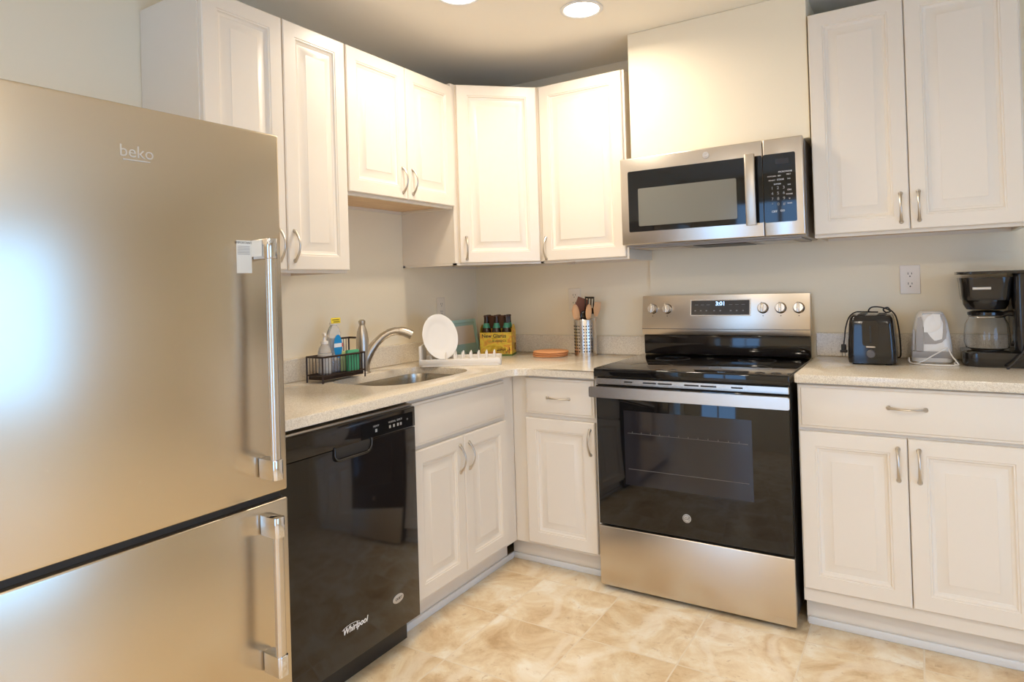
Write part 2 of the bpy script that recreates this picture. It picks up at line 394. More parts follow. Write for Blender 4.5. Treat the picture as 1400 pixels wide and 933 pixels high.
# ------------------------------------------------------------------ countertops
CZ0, CZ1 = .8665, .899
SINKC = (.325, -1.025)
def dshape(s=1.0, n=8):
    # rounded basin outline, flat at the wall side, bowed at the front
    pts = []; x0, x1, hy = -.175*s, .20*s, .285*s; r = .09*s
    for cx, cy, a0, rx, ry in ((x1-.13*s, hy-.17*s, 0, .13*s, .17*s), (x0+r, hy-r, 90, r, r), (x0+r, -hy+r, 180, r, r), (x1-.13*s, -hy+.17*s, 270, .13*s, .17*s)):
        for k in range(n+1):
            a = R(a0+90*k/n); pts.append((SINKC[0]+cx+rx*math.cos(a), SINKC[1]+cy+ry*math.sin(a)))
    return pts
def fill_with_hole(outer, hole, z0, z1):
    bm = B()
    for z in (z0, z1):
        a = [bm.verts.new((*p, z)) for p in outer]; h = [bm.verts.new((*p, z)) for p in hole]
        es = [bm.edges.new((a[k], a[(k+1) % len(a)])) for k in range(len(a))]+[bm.edges.new((h[k], h[(k+1) % len(h)])) for k in range(len(h))]
        bmesh.ops.triangle_fill(bm, use_beauty=True, edges=es)
        if z == z0: a0, h0 = a, h
        else:
            for lo, hi in ((a0, a), (h0, h)):
                for k in range(len(lo)): bm.faces.new((lo[k], lo[(k+1) % len(lo)], hi[(k+1) % len(hi)], hi[k]))
    return bm
XC = .652; rc = .085; ye = -1.952
arc = [(XC+rc-rc*math.cos(R(a)), -(XC+rc)+rc*math.sin(R(a))) for a in range(0, 91, 9)]
outer = [(.0005, ye), (XC, ye)]+arc+[(1.0385, -XC), (1.0385, -.0005), (.0005, -.0005)]
ct = thing('countertop', 'beige speckled quartz L-shaped countertop around the sink', 'countertop', (0, 0, 0))
bm = fill_with_hole(outer, dshape(), CZ0, CZ1)
bmesh.ops.bevel(bm, geom=[e for e in bm.edges if all(abs(v.co.z-CZ1) < 1e-5 for v in e.verts) and e.is_manifold and e.calc_face_angle(0) > 1], offset=.004, segments=2, affect='EDGES', profile=.5)
obj('counter_slab', bm, 'quartz', ct)
bm = B(); box(bm, .0005, .0205, ye, -.0205, CZ1+.0002, CZ1+.095, .002, 1); tag(obj('backsplash', bm, 'quartz'), 'low quartz backsplash along the left wall behind the faucet', 'backsplash')
bm = B(); box(bm, .021, 1.0385, -.0205, -.0005, CZ1+.0002, CZ1+.095, .002, 1); tag(obj('backsplash', bm, 'quartz'), 'low quartz backsplash behind the beer carton and utensil crock', 'backsplash')
cr = thing('countertop', 'straight beige quartz countertop under the toaster and coffee maker', 'countertop', (0, 0, 0))
RZ0, RZ1 = .8905, .922
bm = B(); box(bm, 1.8185, 2.80, -.652, -.0125, RZ0, RZ1, .004, 2); obj('counter_slab', bm, 'quartz', cr)
bm = B(); box(bm, 1.8185, 2.80, -.0325, -.0125, RZ1+.0002, RZ1+.1, .002, 1); tag(obj('backsplash', bm, 'quartz'), 'low quartz backsplash behind the toaster and coffee maker', 'backsplash')

# sink
sk = thing('sink', 'undermount stainless steel sink set in the quartz counter', 'sink', (0, 0, 0))
bm = B(); n8 = 8; loops = []
for s_, z in ((1.05, CZ0-.0005), (1.0, CZ0-.0005), (.985, CZ0-.02), (.97, CZ0-.15), (.93, CZ0-.18), (.5, CZ0-.185)):
    base_pts = dshape(1.0); loops.append([bm.verts.new((SINKC[0]+(p[0]-SINKC[0])*s_, SINKC[1]+(p[1]-SINKC[1])*s_, z)) for p in base_pts])
for p, q in zip(loops, loops[1:]):
    for k in range(len(p)): bm.faces.new((p[k], p[(k+1) % len(p)], q[(k+1) % len(p)], q[k]))
bm.faces.new(loops[-1]); o = obj('basin', bm, 'sink', sk, 40)
sm = o.modifiers.new('thickness', 'SOLIDIFY'); sm.thickness = .0012; sm.offset = -1
bm = B(); lathe(bm, [(.042, 0), (.040, .004), (.018, .003), (.016, .001)], (SINKC[0], SINKC[1], CZ0-.1835), 28); obj('drain', bm, 'chrome', sk)

# ------------------------------------------------------------------ faucet
fx, fy = .092, -1.030
fc = thing('faucet', 'brushed nickel single-handle faucet with pull-out spout at the sink', 'faucet', (fx, fy, CZ1))
bm = B(); lathe(bm, [(.034, 0), (.034, .004), (.030, .008), (.029, .06), (.028, .12), (.0275, .143)], n=28); obj('faucet_body', bm, 'nickel', fc)
bm = B(); lathe(bm, [(.0275, .1435), (.0272, .152), (.022, .185), (.0155, .205), (.0125, .214), (.015, .222), (.0155, .232), (.009, .237)], n=28); obj('faucet_handle', bm, 'nickel', fc, label='tapered bottle-shaped lever cap')
bm = B()
P = [(.002, .004, .030), (.010, .012, .065), (.024, .026, .100), (.042, .044, .132), (.062, .064, .158), (.084, .084, .174), (.104, .100, .180), (.118, .110, .179)]
tube(bm, P, [.024, .024, .021, .0185, .0175, .0178, .018, .018], 16, True, 1, (0, 0, 1)); obj('spout', bm, 'nickel', fc)
bm = B(); P = [(.118, .110, .179), (.132, .121, .177), (.150, .134, .169), (.164, .145, .159)]
tube(bm, P, [.0185, .0205, .0215, .020], 16, True, 1, (0, 0, 1)); obj('spray_head', bm, 'nickel', fc)

# ------------------------------------------------------------------ dishwasher
dw = thing('dishwasher', 'glossy black built-in dishwasher under the counter', 'dishwasher', (0, -1.9455, 0), 90)
W = .602
bm = B(); box(bm, .004, W-.004, -.60, -.03, .10, .858); obj('tub', bm, 'blackm', dw)
bm = B(); box(bm, .002, W-.002, -.653, -.601, .098, .772, .003)
# carve of the grip pocket: four-sided cup set in the door top
obj('dishwasher_door', bm, 'blackp', dw)
bm = B()
box(bm, .002, W-.002, -.655, -.601, .7735, .845, .004)
obj('control_panel', bm, 'blackp', dw)
bm = B(); box(bm, .002, W-.002, -.640, -.602, .8455, .853, .001, 1); obj('top_trim', bm, 'steel', dw)
bm = B(); box(bm, .01, W-.01, -.595, -.56, 0.004, .095, .002); obj('kick_plate', bm, 'blackm', dw)
# pocket rim and dark recess
px0, px1, pz0, pz1 = .215, .375, .742, .779
bm = B(); prism(bm, rrect(px0, px1, pz0, pz1, .016), 0, .0012, frontal(-.6533)); obj('grip_recess', bm, 'dark', dw)
bm = B(); pts = [(x, -.6545, z) for x, z in rrect(px0, px1, pz0, pz1, .016, 6) if z < pz1-.004 or True]
pts = [(px0+.001, -.656, pz1)]+[(px0+.018-.018*math.cos(R(a)), -.656-.006*math.sin(R(a)), pz0+.014-.018*math.sin(R(a))) for a in range(0, 91, 15)]+[(px1-.03+.03*math.sin(R(a)), -.662+.004*math.sin(R(a)), pz0+.022-.026*math.cos(R(a))) for a in range(0, 91, 15)]+[(px1+.002, -.656, pz1)]
tube(bm, pts, [.0035]+[.0042]*(len(pts)-2)+[.0045], 10); obj('grip_lip', bm, 'blackp', dw, 60)
text('brand_lettering', 'Whirlpool', .027, 'whiteink', dw, (.284, -.6535, .2), shear=.25, sx=.95, bold=.0004)
bm = B(); tube(bm, [(.265+.045*math.cos(a)*.9, -.6536, .203+.012*math.sin(a)) for a in [R(q) for q in range(20, 170, 15)]], .0006, 6); obj('brand_swoosh', bm, 'whiteink', dw)
bm = B(); lathe(bm, [(.027, 0), (.027, .0012), (.025, .0016)], (.486, -.653, .203), 28, Matrix.Rotation(PI/2, 3, 'X'), sy=.55); o = obj('oval_badge', bm, 'silverp', dw)
text('badge_lettering', 'QUIET', .012, 'blackink', dw, (.486, -.6548, .203), shear=.2)
bm = B(); box(bm, .33, .585, -.6556, -.6548, .7775, .828); obj('key_overlay', bm, 'glassk', dw)
random.seed(3)
for k in range(5):
    bm = B(); xx = (.395, .462, .482, .502, .517)[k]
    box(bm, xx, xx+.009, -.6562, -.6557, .792, .802); obj('key_mark', bm, 'greyink', dw)
for k, (xx, zz, ww, t_) in enumerate([(.40, .812, .04, 'HEAVY'), (.478, .812, .03, 'NORMAL'), (.515, .813, .03, 'QUICK'), (.556, .806, .02, 'O')]):
    text('key_lettering', t_, .009, 'greyink', dw, (xx, -.6558, zz))

# ------------------------------------------------------------------ refrigerator
fr = thing('refrigerator', 'large stainless steel bottom-freezer refrigerator with two bar handles', 'refrigerator', (.026, -2.674, 0), 88.3)
W, D = .72, .69
bm = B(); box(bm, .006, W-.006, -(D-.066), -.012, .03, 1.690, .004); obj('fridge_body', bm, 'greyp', fr)
bm = B(); box(bm, 0, W, -D, -(D-.062), .733, 1.694, .006, 3); ud = obj('fridge_door', bm, 'fridge', fr)
bm = B(); box(bm, 0, W, -D, -(D-.062), .075, .713, .006, 3); ld = obj('freezer_door', bm, 'fridge', fr)
bm = B(); box(bm, .01, W-.01, -(D-.02), -(D-.064), .7135, .7325); obj('gap_gasket', bm, 'dark', fr)
bm = B(); box(bm, .02, W-.02, -(D-.05), -.03, .0, .0295); obj('plinth', bm, 'blackm', fr)
def fhandle(par, z0, z1):
    x = W-.076; yb = -D
    bm = B(); prism(bm, rrect(x-.013, x+.013, yb-.066, yb-.046, .0085, 5), z0+.01, z1-.01)
    h = obj('handle', bm, 'steelb', par, label='flat brushed bar handle')
    for a, b_ in ((z0, z0+.052), (z1-.052, z1)):
        bm = B(); prism(bm, rrect(x-.0155, x+.0155, yb-.070, yb+.0005, .009, 4), a, b_, bev=.002)
        obj('handle_bracket', bm, 'chrome', h, label='polished bracket')
    return h
h1 = fhandle(ud, .785, 1.405); fhandle(ld, .285, .690)
# protective sticker wrapped over the upper bracket
bm = B(); x = W-.076
box(bm, x-.060, x-.0165, -D-.0012, -D-.0004, 1.318, 1.402); box(bm, x-.0172, x-.0162, -D-.044, -D-.0008, 1.360, 1.402)
st = obj('sticker', bm, 'sticker', h1, 0, label='paper notice stuck around the upper bracket')
text('sticker_lettering', 'IMPORTANT', .0085, 'blackink', st, (x-.039, -D-.0014, 1.396), ext=.0002)
bm = B()
for k in range(6): box(bm, x-.057, x-.022, -D-.0018, -D-.0013, 1.366+k*.004, 1.3675+k*.004)
obj('sticker_print', bm, 'greyink', st, 0)
bk = text('brand_lettering', 'beko', .038, 'silverp', fr, (.343, -D-.0006, 1.588), bold=0)
bm = B(); box(bm, .313, .372, -D-.0012, -D-.0004, 1.5685, 1.5715); obj('brand_underline', bm, 'silverp', fr)

# ------------------------------------------------------------------ logo helper (round monogram)
def roundel(parent, x, y, z, r, m='silverp', ink='blackink', name='logo_badge'):
    bm = B(); lathe(bm, [(r, 0), (r, .001), (r*.9, .0014)], (x, y, z), 28, Matrix.Rotation(PI/2, 3, 'X')); o = obj(name, bm, m, parent)
    bm = B(); tube(bm, [(x+r*.78*math.cos(R(a)), y-.0016, z+r*.78*math.sin(R(a))) for a in range(0, 361, 15)], r*.05, 6); obj('logo_ring', bm, ink, o)
    text('logo_lettering', 'GE', r*1.05, ink, o, (x, y-.0016, z), ext=.0003, shear=.3)
    return o

# ------------------------------------------------------------------ range
RW = .76
rg = thing('range', 'stainless steel electric range with black glass cooktop and oven door', 'range', (1.044, 0, 0))
bm = B(); box(bm, .003, RW-.003, -.630, -.035, .045, .878); obj('range_body', bm, 'blackm', rg)
bm = B(); box(bm, .02, RW-.02, -.60, -.10, .0, .0445); obj('plinth', bm, 'blackm', rg)
bm = B()
box(bm, -.001, RW+.001, -.664, -.036, .8785, .915, .006, 3); ck = obj('cooktop', bm, 'glassk', rg, label='black glass ceramic cooktop')
for cx, cy, r in ((.20, -.52, .085), (.555, -.50, .115), (.555, -.50, .075), (.20, -.24, .075), (.565, -.23, .075)):
    bm = B(); lathe(bm, [(r, 0), (r+.0022, 0), (r+.0022, .0004), (r, .0004)], (cx, cy, .9151), 48, cap=False); obj('burner_ring', bm, 'dial', ck)
bm = B(); box(bm, .004, RW-.004, -.652, -.632, .8455, .8735, .002, 1); vs = obj('vent_strip', bm, 'steelb', rg)
for x0, x1 in ((.13, .165), (.21, .265), (.272, .328), (.378, .434), (.441, .50), (.555, .597)):
    bm = B(); box(bm, x0, x1, -.6526, -.6516, .858, .8635); obj('vent_slot', bm, 'dark', vs)
bm = B(); box(bm, .004, RW-.004, -.655, -.631, .269, .8430, .003, 2); od = obj('oven_door', bm, 'glassk', rg, label='black glass oven door')
bm = B(); box(bm, .125, .625, -.6556, -.6551, .445, .745); ow = obj('oven_window', bm, 'ovenwin', od, label='slightly lighter see-through oven window')
bm = B()
for zz in (.655, .51):
    tube(bm, [(.14, -.6559, zz), (.61, -.6559, zz)], .0011, 6)
for k in range(12): tube(bm, [(.16+k*.038, -.6559, .655), (.16+k*.038, -.6559, .662)], .0013, 6)
obj('oven_rack', bm, 'dial', ow)
bm = B(); prism(bm, rrect(-.005, RW+.005, .800, .843, .006, 4), 0, .014, frontal(-.692)); hd = obj('handle', bm, 'steelb', od, label='wide flat steel handle')
for x in (.012, RW-.04):
    bm = B(); box(bm, x, x+.028, -.6915, -.6555, .808, .835, .003); obj('handle_post', bm, 'steel', hd)
roundel(od, .372, -.655, .345, .0165)
bm = B(); box(bm, .002, RW-.002, -.660, -.632, .018, .262, .004, 3); obj('storage_drawer', bm, 'steel', rg)
# backguard
bm = B(); box(bm, .004, RW-.004, -.070, -.036, .9155, 1.008, .003); obj('backguard_base', bm, 'blackp', rg, label='black glossy lower backguard')
tilt = Matrix.Rotation(R(-9), 4, 'X')
def tilted(bm, piv=(0, -.088, 1.035)):
    t = Matrix.Translation(piv) @ tilt @ Matrix.Translation([-q for q in piv]); bmesh.ops.transform(bm, matrix=t, verts=bm.verts[:]); return bm
bm = B(); prism(bm, [(-.088, 1.035), (-.062, 1.196), (-.030, 1.196), (-.030, 1.010), (-.080, 1.010)], 0, RW,
                Matrix(((0, 0, 1, 0), (1, 0, 0, 0), (0, 1, 0, 0), (0, 0, 0, 1))), .002); bg = obj('backguard', bm, 'steel', rg)
def on_bg(x, z, off=0): # point on the slanted face
    t = (z-1.035)/(1.196-1.035); return (x, -.088+.026*t-off, z)
SL = math.atan2(.026, .161)
Rb = Matrix.Rotation(-SL, 4, 'X')
def bgplate(x0, x1, z0, z1, th, m, par, name):
    bm = B(); c = on_bg((x0+x1)/2, (z0+z1)/2); box(bm, -(x1-x0)/2, (x1-x0)/2, -th, .0004, -(z1-z0)/2, (z1-z0)/2, .0006, 1)
    bmesh.ops.transform(bm, matrix=Matrix.Translation(c) @ Rb, verts=bm.verts[:]); return obj(name, bm, m, par)
bgplate(.001, RW-.001, 1.0365, 1.0395, .0004, 'dial', bg, 'seam')
bz = bgplate(.238, .513, 1.098, 1.176, .0012, 'steelb', bg, 'display_bezel')
ds = bgplate(.243, .508, 1.103, 1.171, .0018, 'display', bz, 'display')
c = on_bg(.378, 1.155, .0021); text('clock_digits', '3:01', .026, 'digit', ds, c, rx=90-math.degrees(SL), bold=.0004)
for k in range(6):
    x = (.268, .295, .322, .425, .452, .480)[k]
    bgplate(x-.008, x+.008, 1.149, 1.1515, .0022, 'greyink', ds, 'key_mark')
for k in range(8):
    x = (.262, .288, .314, .350, .378, .425, .452, .480)[k]
    bgplate(x-.004, x+.004, 1.120, 1.126, .0022, 'greyink', ds, 'key_mark')
for x, a in ((.054, 0), (.126, -8), (.566, 0), (.641, 0), (.715, 0)):
    bm = B(); c = on_bg(x, 1.133, .0003)
    lathe(bm, [(.0245, 0), (.0245, .004), (.0215, .007), (.0205, .022), (.019, .024)], (0, 0, 0), 28, Matrix.Rotation(PI/2, 3, 'X'))
    Q = Matrix.Translation(c) @ Rb
    bmesh.ops.transform(bm, matrix=Q, verts=bm.verts[:]); kn = obj('knob', bm, 'steelb', bg)
    bm = B(); box(bm, -.0045, .0045, -.034, -.0245, -.0215, .0225, .002, 2, Matrix.Rotation(R(a), 4, 'Y'))
    bmesh.ops.transform(bm, matrix=Q, verts=bm.verts[:]); obj('knob_grip', bm, 'steelb', kn)
    bm = B(); box(bm, -.002, .002, -.0008, .0002, -.036, -.032); bmesh.ops.transform(bm, matrix=Q, verts=bm.verts[:]); obj('knob_mark', bm, 'blackink', bg)

# ------------------------------------------------------------------ microwave
mw = thing('microwave', 'stainless steel over-the-range microwave with black window', 'microwave', (1.084, -.0125, 0))
MW, m0, m1, yf = .756, 1.424, 1.8175, -.392
bm = B(); box(bm, .004, MW-.004, yf+.042, -.002, m0+.002, m1-.001, .003); obj('microwave_body', bm, 'greyp', mw)
bm = B(); box(bm, 0, .6055, yf, yf+.040, m0+.008, m1, .005, 3); md = obj('microwave_door', bm, 'steelb', mw)
bm = B(); box(bm, .6075, MW, yf, yf+.040, m0+.008, m1, .005, 3); mp = obj('control_panel', bm, 'steelb', mw)
bm = B(); box(bm, .02, MW-.02, yf+.045, -.06, m0-.006, m0+.0015, .002, 1); vb = obj('vent_base', bm, 'greyp', mw, label='grey underside with filters')
for x0, x1 in ((.06, .25), (.30, .52), (.56, .70)):
    bm = B(); box(bm, x0, x1, yf+.06, -.12, m0-.009, m0-.0065, .001, 1); obj('grease_filter', bm, 'blackm' if x0 == .30 else 'steel', vb)
bm = B(); prism(bm, rrect(.036, .6045, 1.488, 1.757, .006, 3), 0, .0012, frontal(yf+.0002)); gw = obj('window_glass', bm, 'glassk', md)
bm = B(); prism(bm, rrect(.082, .503, 1.512, 1.678, .006, 3), 0, .0016, frontal(yf+.0002)); obj('window_screen', bm, 'mwwin', gw, label='grey perforated viewing screen')
bm = B(); prism(bm, rrect(.543, .583, yf-.040, yf-.026, .006, 4), 1.478, 1.762, bev=.002); mh = obj('handle', bm, 'nickel', md)
for z in (1.490, 1.730):
    bm = B(); box(bm, .554, .572, yf-.0265, yf-.0012, z, z+.02, .002); obj('handle_post', bm, 'steel', mh)
bm = B(); prism(bm, rrect(.6085, .728, 1.486, 1.757, .006, 3), 0, .0014, frontal(yf+.0002)); kp = obj('keypad', bm, 'glassk', mp)
dsp = B(); box(dsp, .655, .705, yf-.0017, yf-.0012, 1.715, 1.735); obj('display', dsp, M['ovenwin'], kp)
K = yf-.0016
for r in range(4):
    for c_ in range(3):
        ch = [['1', '2', '3'], ['4', '5', '6'], ['7', '8', '9'], ['*', '0', '#']][r][c_]
        text('key_digit', ch, .0165, 'greyink', kp, (.640+c_*.0215, K, 1.621-r*.0215), ext=.0002)
for (x, z, s_, t_) in ((.690, 1.683, .0085, 'MICROWAVE'), (.64, 1.668, .007, 'POPCORN'), (.668, 1.668, .007, 'BEV'), (.702, 1.671, .007, 'MELT'),
                       (.64, 1.652, .007, 'REHEAT'), (.672, 1.653, .009, 'COOK'), (.66, 1.636, .007, 'EXPRESS'), (.703, 1.653, .010, '>>'), (.703, 1.63, .010, '><'),
                       (.703, 1.61, .009, 'ON'), (.703, 1.593, .007, 'POWER'), (.703, 1.575, .009, 'V'), (.703, 1.557, .007, 'TIMER'), (.646, 1.528, .012, 'OFF'), (.676, 1.53, .011, 'GO')):
    text('key_lettering', t_, s_, 'whiteink', kp, (x, K, z), ext=.0002)
roundel(md, .383, yf, 1.787, .0145, 'greyp', 'whiteink')

# ------------------------------------------------------------------ outlets
def outlet(label, loc, rz, m):
    t = thing('wall_outlet', label, 'outlet', loc, rz)
    bm = B(); box(bm, -.036, .036, -.006, -.0003, -.059, .059, .003, 3); pl = obj('wall_plate', bm, m, t)
    for z in (-.0205, .0205):
        bm = B(); prism(bm, [(math.cos(R(a))*.0175, z+max(-.0135, min(.0135, math.sin(R(a))*.0175))) for a in range(0, 360, 15)], 0, .0025, frontal(-.0058)); rc_ = obj('socket', bm, m, t)
        bm = B()
        for x, h in ((-.0065, .009), (.0065, .0075)): box(bm, x-.0011, x+.0011, -.0087, -.0080, z+.004-h/2, z+.004+h/2)
        lathe(bm, [(.0026, 0), (.0026, .0008)], (0, -.0080, z-.0075), 12, Matrix.Rotation(PI/2, 3, 'X')); obj('socket_slots', bm, 'blackink', rc_)
    return t
outlet('cream duplex outlet on the left wall above the white plate', (0, -.345, 1.158), 90, 'outlet')
outlet('cream duplex outlet behind the cooking utensils', (.640, 0, 1.185), 0, 'outlet')
outlet('white duplex outlet on the back wall above the can opener', (2.176, -.012, 1.243), 0, 'outletw')

# ------------------------------------------------------------------ ceiling lights
def can(label, x, y, w_=CAN_W):
    t = thing('recessed_ceiling_light', label, 'ceiling light', (x, y, CEIL), 0, 'recessed ceiling lights')
    bm = B(); lathe(bm, [(.088, -.0005), (.088, -.004), (.078, -.0065), (.072, -.004), (.072, -.0005)], n=40, cap=False); obj('trim_ring', bm, 'trim', t)
    bm = B(); lathe(bm, [(.071, -.0008), (.071, -.0035), (.060, -.005)], n=40); obj('lens', bm, 'lens', t)
    la = bpy.data.lights.new('lamp_light', 'AREA'); la.shape = 'DISK'; la.size = .13; la.energy = w_; la.color = CAN_COL
    la.spread = R(165)
    lo = bpy.data.objects.new('lamp_light', la); C.objects.link(lo); lo.parent = t; lo.location = (0, 0, -.012)
can('glowing recessed ceiling light nearest the wall chase', 1.058, -.70, 8.5)
can('recessed ceiling light cut off by the top edge of the photo', .725, -1.10, 7.5)
for i, (x, y) in enumerate([(1.45, -3.0), (2.6, -2.9), (1.4, -4.3), (3.0, -4.3)]):  # unseen cans added to raise the ambient light, placed clear of fridge reflections
    can(*[['recessed ceiling light in front of the refrigerator', 'recessed ceiling light in the middle of the kitchen',
         'recessed ceiling light behind the camera on the left', 'recessed ceiling light behind the camera on the right'][i], x, y, CAN_W])

# ------------------------------------------------------------------ things on the left counter
Z = CZ1
# sink caddy
cy = thing('sink_caddy', 'dark wire sink caddy holding bottles and a sponge', 'caddy', (.135, -1.218, Z), 90)
# local x = world +y, local y = -world x
x0, x1, y0, y1 = -.128, .105, -.050, .042
bm = B()
for z in (.104,):
    tube(bm, [(x0, y0, z), (x1, y0, z)], .0042, 8); tube(bm, [(x0, y1, z), (x0, y0, z)], .0042, 8); tube(bm, [(x1, y1, z), (x1, y0, z)], .0042, 8)
tube(bm, [(x0, y1, .104), (.01, y1, .104)], .0035, 8)
tube(bm, [(x0, y0, .030), (x1, y0, .030)], .003, 8); tube(bm, [(x0, y1, .030), (x1, y1, .030)], .003, 8); tube(bm, [(x0, y0, .030), (x0, y1, .030)], .003, 8); tube(bm, [(x1, y0, .030), (x1, y1, .030)], .003, 8)
for x in (x0, x1):
    for y in (y0, y1): tube(bm, [(x, y, .104 if (y < 0 or x < 0) else .165), (x, y, .0)], .0034, 8)
obj('caddy_frame', bm, 'wire', cy)
bm = B()
for k in range(1, 15): 
    x = x0+(x1-x0)*k/15; tube(bm, [(x, y0, .030), (x, y0, .104)], .0013, 6); tube(bm, [(x, y1, .030), (x, y1, .104 if x < .01 else .165)], .0013, 6)
for k in range(1, 5):
    y = y0+(y1-y0)*k/5; tube(bm, [(x0, y, .030), (x0, y, .104)], .0013, 6); tube(bm, [(x1, y, .030), (x1, y, .104)], .0013, 6)
for k in range(1, 9):
    y = y0+(y1-y0)*k/9; tube(bm, [(x0, y, .029), (x1, y, .029)], .0011, 6)
obj('caddy_wires', bm, 'wire', cy)
bm = B(); tube(bm, [(.01, y1, .165), (x1, y1, .165), (x1, y0+.05, .165)], .0042, 8); tube(bm, [(.01, y1, .165), (.01, y1, .104)], .0034, 8); obj('towel_rail', bm, 'wire', cy)
bm = B(); box(bm, x0+.004, x1-.004, y0+.004, y1-.004, .012, .026, .003); obj('drip_tray', bm, 'wire', cy)
# foaming soap pump: local helper gives world coordinates inside the caddy
def lc(x, y, z): return (.135-y, -1.218+x, Z+z)
sp = thing('soap_pump', 'clear pump bottle of milky hand soap in the sink caddy', 'soap bottle', lc(-.072, -.002, .0305))
bm = B(); lathe(bm, [(.024, 0), (.028, .004), (.028, .085), (.024, .105), (.014, .118), (.013, .122)], n=24); obj('bottle', bm, 'clearpl', sp)
bm = B(); lathe(bm, [(.022, .002), (.0262, .005), (.0262, .080)], n=24); obj('liquid_soap', bm, 'soapw', sp)
bm = B(); lathe(bm, [(.015, .1225), (.015, .134), (.006, .137), (.005, .157), (.008, .158), (.008, .166), (.004, .168)], n=20); tube(bm, [(0, 0, .162), (.024, -.018, .160), (.030, -.022, .155)], .0042, 8); obj('pump_head', bm, 'white', sp)
db = thing('dish_soap_bottle', 'tall clear dish detergent bottle with blue label and yellow cap tag', 'dish soap', lc(-.008, .012, .0305))
bm = B(); lathe(bm, [(.024, 0), (.030, .005), (.031, .06), (.027, .10), (.031, .135), (.029, .165), (.018, .190), (.013, .196)], n=24, sx=.72, sy=1.12); obj('bottle', bm, 'clearpl', db)
bm = B(); lathe(bm, [(.022, .002), (.0285, .006), (.0292, .048)], n=24, sx=.7, sy=1.1); obj('liquid_soap', bm, 'navy', db)
bm = B(); lathe(bm, [(.0135, .1965), (.0135, .205), (.010, .212)], n=20, sx=1, sy=1.4); obj('cap', bm, 'white', db)
bm = B(); box(bm, .013, .0155, -.026, .026, .203, .226, .001, 1); yt = obj('cap_tag', bm, 'yellab', db, label='yellow cardboard tag at the cap')
bm = B(); box(bm, .0155, .0158, -.020, .018, .216, .219); box(bm, .0155, .0158, -.014, .020, .208, .211); obj('tag_print', bm, 'blackink', yt)
bm = B(); prism(bm, [(math.cos(R(a))*.023-.0, .108+math.sin(R(a))*.048) for a in range(0, 360, 15)], 0, .0012, Matrix(((0, 0, 1, .0235), (1, 0, 0, 0), (0, 1, 0, 0), (0, 0, 0, 1)))); lb = obj('label_panel', bm, 'bluelab', db)
bm = B(); box(bm, .0247, .0252, -.022, .020, .104, .120); obj('label_band', bm, 'whiteink', lb)
bm = B(); box(bm, .0247, .0253, .0202, .026, .104, .120); obj('label_stripe', bm, 'redlab', lb)
s1 = obj('sponge', box(B(), -.030, .030, -.0085, .0085, 0, .088, .004, 2, None), 'sponge'); tag(s1, 'upright green scouring sponge in front of the sink caddy', 'sponge')
s1.location = lc(.050, -.034, .0312); s1.rotation_euler = (R(0), 0, R(82))
s2 = obj('sponge', box(B(), -.034, .034, -.0095, .0095, 0, .083, .004, 2, None), 'spongey'); tag(s2, 'pale yellow-green sponge behind the darker green one', 'sponge')
s2.location = lc(.044, -.008, .0312); s2.rotation_euler = (0, 0, R(82))

# dish rack, diagonal in the corner
dk = thing('dish_rack', 'white plastic dish rack with upright pegs, set diagonally in the corner', 'dish rack', (.212, -.790, Z), 31.8)
bm = B(); prism(bm, rrect(.0, .385, .0, .21, .02, 4), .001, .010)
box(bm, .0, .385, .0, .008, .006, .034, .003); box(bm, .0, .385, .202, .21, .006, .034, .003); box(bm, .377, .385, .0, .21, .006, .034, .003)
obj('tray', bm, 'white', dk)
bm = B(); box(bm, .0, .010, .0, .21, .006, .098, .004); obj('end_wall', bm, 'white', dk)
bm = B(); box(bm, .02, .37, .085, .097, .010, .022, .003); box(bm, .02, .37, .160, .172, .010, .022, .003)
obj('peg_bar', bm, 'white', dk)
for k in range(9):
    for yy in (.091, .166):
        bm = B(); x = .045+.038*k; tube(bm, [(x, yy, .0215), (x, yy, .045), (x, yy, .058)], [.0065, .0055, .003], 8); obj('peg', bm, 'white', dk)
# plate leaning in the rack
pl = B(); lathe(pl, [(.045, .0), (.062, .0), (.075, .004), (.108, .016), (.110, .018), (.107, .0185), (.075, .0075), (.060, .0035), (.001, .0035)], n=48, cap=False)
bmesh.ops.contextual_create(pl, geom=[e for e in pl.edges if e.is_boundary and e.verts[0].co.length < .05 and e.verts[0].co.z < .001])
po = obj('plate', pl, 'whitec', None, 50); tag(po, 'round white dinner plate standing in the dish rack', 'plate')
nrm = Vector((.955, -.20, .20)).normalized(); up_ = (Vector((0, 0, 1))-nrm*nrm.z).normalized(); rt = up_.cross(nrm)
po.matrix_world = Matrix(((rt.x, up_.x, nrm.x, .222), (rt.y, up_.y, nrm.y, -.652), (rt.z, up_.z, nrm.z, Z+.131), (0, 0, 0, 1)))
# teal frame leaning on the left wall
tf = thing('picture_frame', 'teal-edged frame with beige board leaning on the wall behind the rack', 'frame', (.062, -.345, Z), 90)
tf.rotation_euler = (R(-9), 0, R(90))
W_, H_ = .262, .190
bm = B()
box(bm, 0, .018, -.012, 0, 0, H_, .002); box(bm, W_-.018, W_, -.012, 0, 0, H_, .002); box(bm, .018, W_-.018, -.012, 0, 0, .018, .002); box(bm, .018, W_-.018, -.012, 0, H_-.018, H_, .002)
obj('frame_edge', bm, 'teal', tf)
bm = B(); box(bm, .018, W_-.018, -.006, -.002, .018, H_-.018); obj('board', bm, 'teal', tf)
bm = B(); box(bm, .026, W_-.026, -.0075, -.0061, .055, H_-.034, .0005, 1); obj('board_inset', bm, 'linen', tf, label='beige panel')
